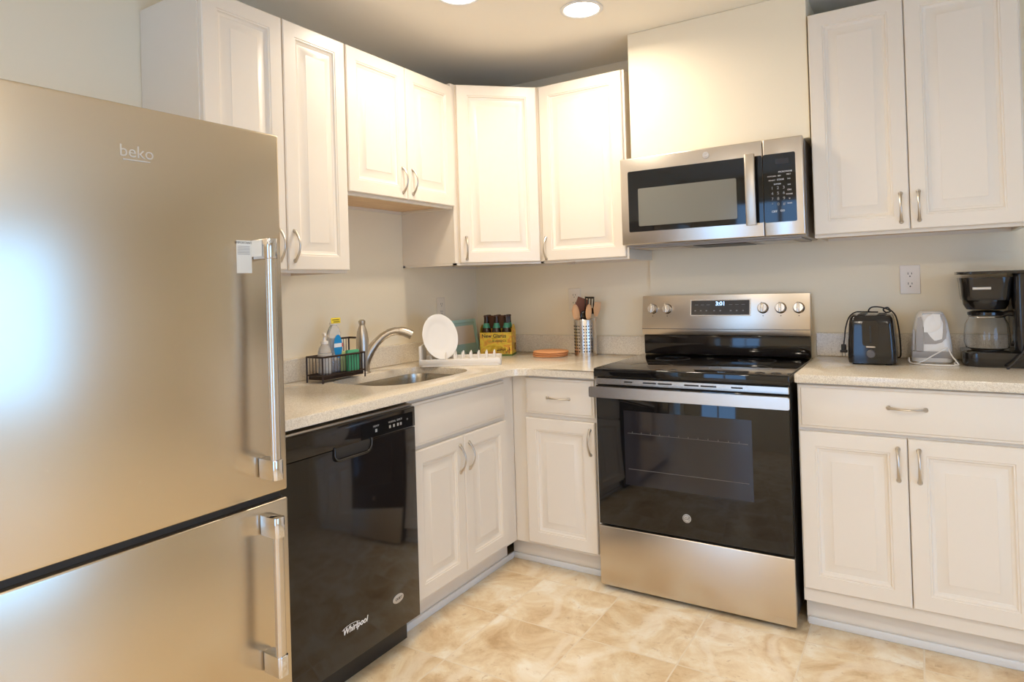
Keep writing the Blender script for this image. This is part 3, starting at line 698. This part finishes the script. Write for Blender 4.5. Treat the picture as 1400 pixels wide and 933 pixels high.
# six-pack carton
ca = thing('beer_carton', 'yellow six-pack beer carton on the corner of the counter', 'beer carton', (.215, -.290, Z), 20.5)
cw, cd_, ch = .172, .118, .125
bm = B(); t = .0012
box(bm, 0, cw, 0, t, 0, ch); box(bm, 0, cw, cd_-t, cd_, 0, ch)
box(bm, 0, cw, t, cd_-t, 0, t)
side = [(0, 0), (cd_, 0), (cd_, ch), (cd_*.80, ch+.030), (cd_*.5, ch+.042), (cd_*.2, ch+.030), (0, ch)]
for x in (0, cw-t):
    prism(bm, side, x, x+t, Matrix(((0, 0, 1, 0), (1, 0, 0, 0), (0, 1, 0, 0), (0, 0, 0, 1))))
box(bm, t, cw-t, cd_/2-.0005, cd_/2+.0005, t, ch+.02)
cb = obj('carton_shell', bm, 'carton', ca)
bm = B(); box(bm, 0, cw+.0006, -.0006, 0, 0, .010); box(bm, cw, cw+.0006, 0, cd_, 0, .010); obj('green_base_band', bm, 'cartong', ca)
bm = B(); box(bm, .034, .082, cd_/2-.0012, cd_/2+.0012, ch+.018, ch+.088); box(bm, .090, .138, cd_/2-.0012, cd_/2+.0012, ch+.018, ch+.088); box(bm, .082, .090, cd_/2-.0012, cd_/2+.0012, ch+.018, ch+.03); obj('carry_handle', bm, 'brownlab', ca)
text('carton_lettering', 'New Glarus', .0275, 'blackink', ca, (.077, -.0008, .106), ext=.0003, sx=.98, bold=.0004)
text('carton_lettering', 'Brewing Co.', .0155, 'cartong', ca, (.107, -.0008, .080), ext=.0003)
text('carton_lettering', 'WISCONSIN', .011, 'redlab', ca, (.048, -.0008, .020), ext=.0003)
bm = B(); random.seed(5)
for k in range(9):
    x = .092+k*.0082; h = random.uniform(.012, .034); box(bm, x, x+.003, -.0010, -.0001, .013, .013+h); box(bm, x-.002, x+.005, -.0010, -.0001, .013+h*.55, .013+h*.72)
obj('carton_print', bm, 'brownlab', ca)
bm = B(); tube(bm, [(cw+.0009, .085+.012*math.cos(R(a)), .045+.018*math.sin(R(a))) for a in range(0, 361, 20)], .0018, 6); box(bm, cw+.0002, cw+.0008, .03, .036, .04, .07); obj('side_print', bm, 'brownlab', ca)
def bottle():
    t = thing('beer_bottle', 'brown glass beer bottle', 'bottle', (0, 0, 0))
    bm = B(); lathe(bm, [(.024, 0), (.0265, .003), (.0265, .115), (.023, .138), (.0145, .165), (.0125, .190), (.0128, .205)], n=20); obj('bottle_glass', bm, 'beerglass', t)
    bm = B(); lathe(bm, [(.0138, .2055), (.0145, .207), (.0138, .213), (.011, .2145)], n=20); obj('bottle_cap', bm, 'beercap', t)
    bm = B(); lathe(bm, [(.0205, .1465), (.0149, .1655), (.0141, .172)], n=20, cap=False); obj('neck_label', bm, 'greenlab', t)
    return t
bt0 = bottle(); first = True
ang = R(20.5)
names = {(0, 0): 'brown beer bottle at the left front of the carton', (1, 0): 'brown beer bottle at the middle front of the carton', (2, 0): 'brown beer bottle at the right front of the carton',
         (0, 1): 'brown beer bottle at the left rear of the carton', (1, 1): 'brown beer bottle at the middle rear of the carton', (2, 1): 'brown beer bottle at the right rear of the carton'}
for j in (0, 1):
    for i in range(3):
        lx, ly = .031+i*.055, .0305+j*.057
        px_, py_ = .215+lx*math.cos(ang)-ly*math.sin(ang), -.290+lx*math.sin(ang)+ly*math.cos(ang)
        if first: o = bt0; first = False
        else:
            o = bt0.copy(); C.objects.link(o)
            for ch_ in list(bt0.children):
                q = ch_.copy(); C.objects.link(q); q.parent = o
        o.location = (px_, py_, Z+.0015); o['label'] = names[(i, j)]; o['group'] = 'bottles in the six-pack carton'
# trivets
for k in range(3):
    bm = B(); lathe(bm, [(.085, 0), (.091, .002), (.092, .006), (.090, .0085), (.084, .0095)], n=48)
    o = obj('trivet', bm, 'terracotta'); tag(o, ['bottom one of three round orange-brown trivets left of the crock', 'middle one of three stacked round orange-brown trivets', 'topmost of three stacked round orange-brown trivets'][k], 'trivet', 'stacked round trivets')
    o.location = (.577+.004*(k-1), -.172-.003*k, Z+.0002+.0098*k)
# utensil crock: perforated steel
uc = thing('utensil_crock', 'perforated stainless steel utensil holder beside the range', 'utensil holder', (.745, -.105, Z))
bm = B(); rO, H = .057, .186
lathe(bm, [(.002, 0), (rO, 0), (rO, .003), (rO, H-.003), (rO-.001, H), (rO-.003, H-.003), (rO-.003, .004), (.002, .004)], n=48, cap=False); obj('holder_cup', bm, 'steelb', uc)
bm = B()
for a in list(range(-150, -95, 13))+list(range(-72, -20, 13)):
    for z in range(9):
        p = Vector((math.cos(R(a))*rO, math.sin(R(a))*rO, .025+z*.016)); mm = Matrix.Rotation(R(a), 3, 'Z') @ Matrix.Rotation(PI/2, 3, 'Y')
        lathe(bm, [(.0034, 0), (.0034, .0006)], p, 10, mm)
o = obj('perforations', bm, 'dark', uc); o['kind'] = 'stuff'
bm = B(); tube(bm, [(rO*math.cos(R(a)), rO*math.sin(R(a)), H) for a in range(0, 361, 12)], .0018, 6); obj('rim', bm, 'chrome', uc)
def utensil(name, label, base, top, head, m, hr=.006, hm=None):
    t = thing(name, label, 'cooking utensil', base)
    b0 = Vector((0, 0, 0)); t0 = Vector(top)-Vector(base)
    bm = B(); tube(bm, [b0, t0*.5, t0*.95], [hr*.9, hr, hr*1.1], 10); obj('handle', bm, m, t)
    d = t0.normalized(); s = d.cross(Vector((.53, -.85, 0))).normalized(); n_ = s.cross(d)
    Q = Matrix(((s.x, d.x, n_.x, t0.x), (s.y, d.y, n_.y, t0.y), (s.z, d.z, n_.z, t0.z), (0, 0, 0, 1)))
    bm = B(); head(bm); bmesh.ops.transform(bm, matrix=Q, verts=bm.verts[:]); obj('head', bm, hm or m, t)
    return t
ux, uy = .745, -.105
def spoonhead(w_, h_, th):
    return lambda bm: lathe(bm, [(w_*math.sin(R(a))*1.0+.0001, -h_*math.cos(R(a))) for a in range(0, 181, 15)], (0, h_*.85, 0), 20, Matrix(((1, 0, 0), (0, 0, 1), (0, 1, 0))), True, 1, th/w_)
def spat(bm): prism(bm, [(-.010, 0), (.010, 0), (.034, .060), (.030, .088), (-.026, .100), (-.040, .040)], -.0022, .0022, None, .0008)
def lane(dx, dy): return (ux+dx*.5, uy+dy*.5, Z+.006)
SP = lambda bm: (spat(bm), bmesh.ops.rotate(bm, cent=(0, 0, 0), matrix=Matrix.Rotation(R(-12), 3, 'Z'), verts=bm.verts[:]))
utensil('spatula', 'dark reddish wooden spatula with angled head in the crock', lane(-.030, .014), (ux-.030, uy+.014, 1.100), SP, 'brownw')
utensil('wooden_spoon', 'pale wooden spoon left in the crock, in front of the spatula', lane(-.024, -.033), (ux-.026, uy-.036, 1.080), spoonhead(.019, .046, .005), 'spoon', .0055)
def turner(bm):
    for x in (-.024, -.0095, .0045, .0185): box(bm, x, x+.0062, .030, .078, -.0015, .0015)
    box(bm, -.024, .0247, .078, .088, -.0015, .0015, .0008, 1); box(bm, -.024, .0247, .0, .030, -.0015, .0015, .0008, 1)
    box(bm, -.008, .008, -.02, .0, -.003, .003, .001, 1)
utensil('slotted_turner', 'black slotted turner standing in the middle of the crock', lane(.012, .020), (ux+.014, uy+.022, 1.112), turner, 'blackpl', .005)
utensil('serving_spoon', 'black serving spoon in front of the slotted turner', lane(.002, -.012), (ux+.002, uy-.014, 1.075), spoonhead(.019, .030, .005), 'blackpl', .0045)
utensil('wooden_spoon', 'pale wooden spoon leaning right in the crock', lane(.020, -.038), (ux+.036, uy-.036, 1.088), spoonhead(.0155, .042, .005), 'spoon', .005)
utensil('wooden_spatula', 'pinkish wooden spatula farthest right in the crock', lane(.040, .006), (ux+.057, uy+.008, 1.098), lambda bm: prism(bm, [(-.008, 0), (.008, 0), (.018, .04), (.016, .075), (-.016, .075), (-.018, .04)], -.002, .002, None, .0008), 'spoon', .0045)

# ------------------------------------------------------------------ things on the right counter
Z2 = RZ1
tz = thing('toaster', 'small black toaster with its cord looped over the top', 'toaster', (2.045, -.060, Z2))
tw, td, th = .080, .255, .190
bm = B(); loops = []
for z, s_, yo in ((.006, 1.0, 0), (.02, 1.03, 0), (.09, 1.0, 0), (.155, .95, .003), (.178, .91, .008), (.188, .84, .016)):
    loops.append([bm.verts.new((x*s_, y, z)) for x, y in rrect(-tw, tw, -td+yo, -.012-yo, .022, 5)])
for p, q in zip(loops, loops[1:]):
    for k in range(len(p)): bm.faces.new((p[k], p[(k+1) % len(p)], q[(k+1) % len(p)], q[k]))
bm.faces.new(loops[-1]); bm.faces.new(loops[0][::-1]); obj('toaster_shell', bm, 'blackpl', tz, 40)
bm = B()
for sx_ in (-.055, .055):
    for yy in (-.23, -.04): lathe(bm, [(.012, 0), (.010, .0065)], (sx_, yy, 0), 14)
obj('toaster_feet', bm, 'blackm', tz)
bm = B()
for x in (-.034, .034): box(bm, x-.014, x+.014, -.225, -.045, .1875, .1895, .001, 1)
obj('toaster_slots', bm, 'dark', tz)
bm = B(); prism(bm, rrect(-.030, .026, .072, .168, .012, 4), 0, .004, frontal(-td+.003)); fp = obj('lever_panel', bm, 'blackp', tz)
bm = B(); box(bm, -.0045, .0005, -td-.0018, -td-.0005, .085, .150); obj('lever_slot', bm, 'dark', fp)
bm = B(); box(bm, -.018, .014, -td-.010, -td-.001, .066, .073, .003, 3); obj('lever', bm, 'nickel', fp)
bm = B(); lathe(bm, [(.0155, 0), (.0150, .008), (.0125, .010)], (-.002, -td, .043), 24, Matrix.Rotation(PI/2, 3, 'X')); obj('browning_dial', bm, M['dial'], tz)
bm = B()
cp = [(.072, -.02, .008), (.089, -.03, .012), (.091, -.045, .06), (.087, -.06, .13), (.078, -.08, .180), (.06, -.10, .205), (.052, -.12, .214), (.038, -.11, .206), (.046, -.10, .194), (.062, -.11, .198), (.048, -.13, .210), (.02, -.15, .218), (-.004, -.13, .214), (-.012, -.12, .198), (.02, -.11, .1955), (-.03, -.12, .1965), (-.06, -.12, .1955), (-.084, -.11, .175), (-.098, -.10, .135), (-.105, -.10, .085), (-.108, -.10, .062)]
def smooth_path(P, n=6):
    P = [Vector(p) for p in P]; out = []
    for i in range(len(P)-1):
        a, b_, c_, d_ = P[max(i-1, 0)], P[i], P[i+1], P[min(i+2, len(P)-1)]
        for k in range(n):
            t = k/n; out.append(.5*((2*b_)+(-a+c_)*t+(2*a-5*b_+4*c_-d_)*t*t+(-a+3*b_-3*c_+d_)*t**3))
    return out+[P[-1]]
tube(bm, smooth_path(cp), .0028, 8); crd = obj('power_cord', bm, 'blackm', tz)
bm = B(); box(bm, -.118, -.099, -.108, -.092, .040, .064, .004); box(bm, -.122, -.095, -.110, -.090, .030, .041, .003)
for x in (-.115, -.103): box(bm, x-.0008, x+.0008, -.103, -.097, .014, .030)
obj('plug', bm, 'blackm', crd)

# can opener: white and grey rounded tower
co = thing('can_opener', 'white and grey rounded electric can opener between toaster and coffee maker', 'can opener', (2.240, -.050, Z2))
bm = B(); loops = []
for z, hw, y0_, y1_ in ((.0, .064, -.135, -.005), (.006, .067, -.140, -.003), (.05, .068, -.138, -.003), (.10, .063, -.132, -.006), (.15, .055, -.122, -.010), (.180, .047, -.110, -.016), (.195, .038, -.095, -.026)):
    loops.append([bm.verts.new((x, y, z)) for x, y in rrect(-hw, hw, y0_, y1_, min(.03, hw*.8), 6)])
for p, q in zip(loops, loops[1:]):
    for k in range(len(p)): bm.faces.new((p[k], p[(k+1) % len(p)], q[(k+1) % len(p)], q[k]))
bm.faces.new(loops[-1]); bm.faces.new(loops[0][::-1]); obj('housing', bm, 'white', co, 50)
def face_y(z):   # front face position at height z
    zz = [.0, .006, .05, .10, .15, .18, .195]; yy = [-.135, -.140, -.138, -.132, -.122, -.110, -.095]
    for k in range(6):
        if z <= zz[k+1]: return yy[k]+(yy[k+1]-yy[k])*(z-zz[k])/(zz[k+1]-zz[k])
    return yy[-1]
def wrap(poly, th):
    bm = B(); a = [bm.verts.new((x, face_y(z)-th, z)) for x, z in poly]; b_ = [bm.verts.new((x, face_y(z)+.002, z)) for x, z in poly]
    n = len(poly)
    f1 = bm.faces.new(a); bm.faces.new(b_[::-1])
    for k in range(n): bm.faces.new((a[k], a[(k+1) % n], b_[(k+1) % n], b_[k]))
    bmesh.ops.triangulate(bm, faces=[f for f in bm.faces if len(f.verts) > 4]); return bm
obj('grey_band', wrap([(-.024, .072), (.014, .073), (.034, .080), (.047, .095), (.051, .12), (.047, .155), (.041, .184), (.030, .189), (-.026, .189), (-.026, .13), (-.024, .10)], .0022), 'greyp', co)
obj('white_inset', wrap([(-.023, .117), (-.002, .117), (.016, .122), (.027, .132), (.032, .145), (.032, .185), (.008, .187), (-.008, .178), (-.020, .160), (-.023, .14)], .0042), 'white', co)
obj('silver_column', wrap([(-.050, .047), (-.027, .047), (-.026, .08), (-.026, .16), (-.030, .176), (-.042, .172), (-.049, .10)], .009), 'greyp', co)
obj('cutter_knob', wrap([(-.062, .05), (-.054, .05), (-.052, .12), (-.056, .13), (-.060, .12)], .006), 'greyp', co)
bm = B(); box(bm, -.064, .064, -.1425, -.1375, .020, .045, .002); obj('base_band', bm, 'greyp', co)
bm = B()
cp = [(.060, -.020, .010), (.078, -.10, .008), (.070, -.165, .004), (.082, -.19, .003), (.062, -.168, .035), (.052, -.150, .060), (.045, -.158, .058), (.0, -.170, .030), (-.040, -.185, .006), (-.070, -.178, .004), (-.074, -.160, .020), (-.076, -.150, .010), (-.06, -.19, .0032), (0, -.225, .003), (.06, -.22, .003), (.080, -.20, .003)]
tube(bm, smooth_path(cp), .0025, 8); obj('power_cord', bm, 'white', co)

# coffee maker
cm = thing('coffee_maker', 'black drip coffee maker with glass carafe at the right edge', 'coffee maker', (2.445, -.035, Z2), 0)
bm = B(); prism(bm, rrect(-.110, .150, -.240, -.002, .045, 6), .0, .052, None, .006); obj('warming_base', bm, 'blackpl', cm)
bm = B(); prism(bm, rrect(.045, .150, -.225, -.004, .02, 5), .0525, .334, None, .004); obj('water_tank', bm, 'blackpl', cm)
bm = B(); loops = []
for z, s_ in ((.240, .92), (.256, .96), (.300, 1.0), (.318, 1.04), (.322, 1.04)):
    loops.append([bm.verts.new((-.038+x*s_, -.115+y*s_, z)) for x, y in rrect(-.072, .082, -.118, .105, .04, 6)])
for p, q in zip(loops, loops[1:]):
    for k in range(len(p)): bm.faces.new((p[k], p[(k+1) % len(p)], q[(k+1) % len(p)], q[k]))
bm.faces.new(loops[-1]); bm.faces.new(loops[0][::-1]); bh = obj('brew_head', bm, 'blackpl', cm, 40)
bm = B(); prism(bm, rrect(-.120, .160, -.245, .0, .045, 6), .3345, .345, None, .004); obj('lid', bm, 'blackpl', cm)
bm = B(); box(bm, -.075, -.020, -.2375, -.2335, .279, .288, .001, 1); obj('badge', bm, 'silverp', cm, label='small silver name bar')
bm = B(); lathe(bm, [(.060, .204), (.070, .222), (.072, .2395)], (-.030, -.120, 0), 32); obj('filter_basket', bm, 'blackpl', cm)
bm = B(); lathe(bm, [(.050, .0525), (.050, .0555)], (-.030, -.125, 0), 32); obj('hot_plate', bm, 'blackm', cm)
cf = thing('coffee_carafe', 'empty clear glass carafe with black handle inside the coffee maker', 'carafe', (2.445-.030, -.035-.125, Z2+.056))
bm = B(); lathe(bm, [(.052, 0), (.066, .006), (.072, .03), (.071, .06), (.0665, .095), (.057, .115), (.054, .126), (.0525, .126), (.055, .114), (.065, .094), (.0695, .06), (.0705, .03), (.0645, .0078), (.001, .003)], n=40, cap=False)
bmesh.ops.contextual_create(bm, geom=[e for e in bm.edges if e.is_boundary]); obj('carafe_glass', bm, 'glass', cf, 60)
bm = B(); lathe(bm, [(.0555, .1262), (.058, .128), (.058, .138), (.040, .143)], n=32); obj('carafe_lid', bm, 'blackpl', cf)
bm = B(); tube(bm, smooth_path([(.053, -.022, .131), (.070, -.030, .134), (.098, -.042, .122), (.106, -.045, .080), (.100, -.042, .040), (.082, -.035, .024), (.072, -.030, .026)]), .0085, 10, True, 1.2); obj('carafe_handle', bm, 'blackpl', cf)
bm = B(); tube(bm, [(.0565*math.cos(R(a)), .0565*math.sin(R(a)), .120) for a in range(0, 361, 12)], .0022, 8); obj('carafe_band', bm, 'chrome', cf)
bm = B(); tube(bm, smooth_path([(.10, -.235, .16), (.085, -.262, .10), (.04, -.275, .030), (.015, -.278, .004), (.02, -.272, .0035)]), .0032, 8)
o = obj('power_cord', bm, 'blackm', cm)
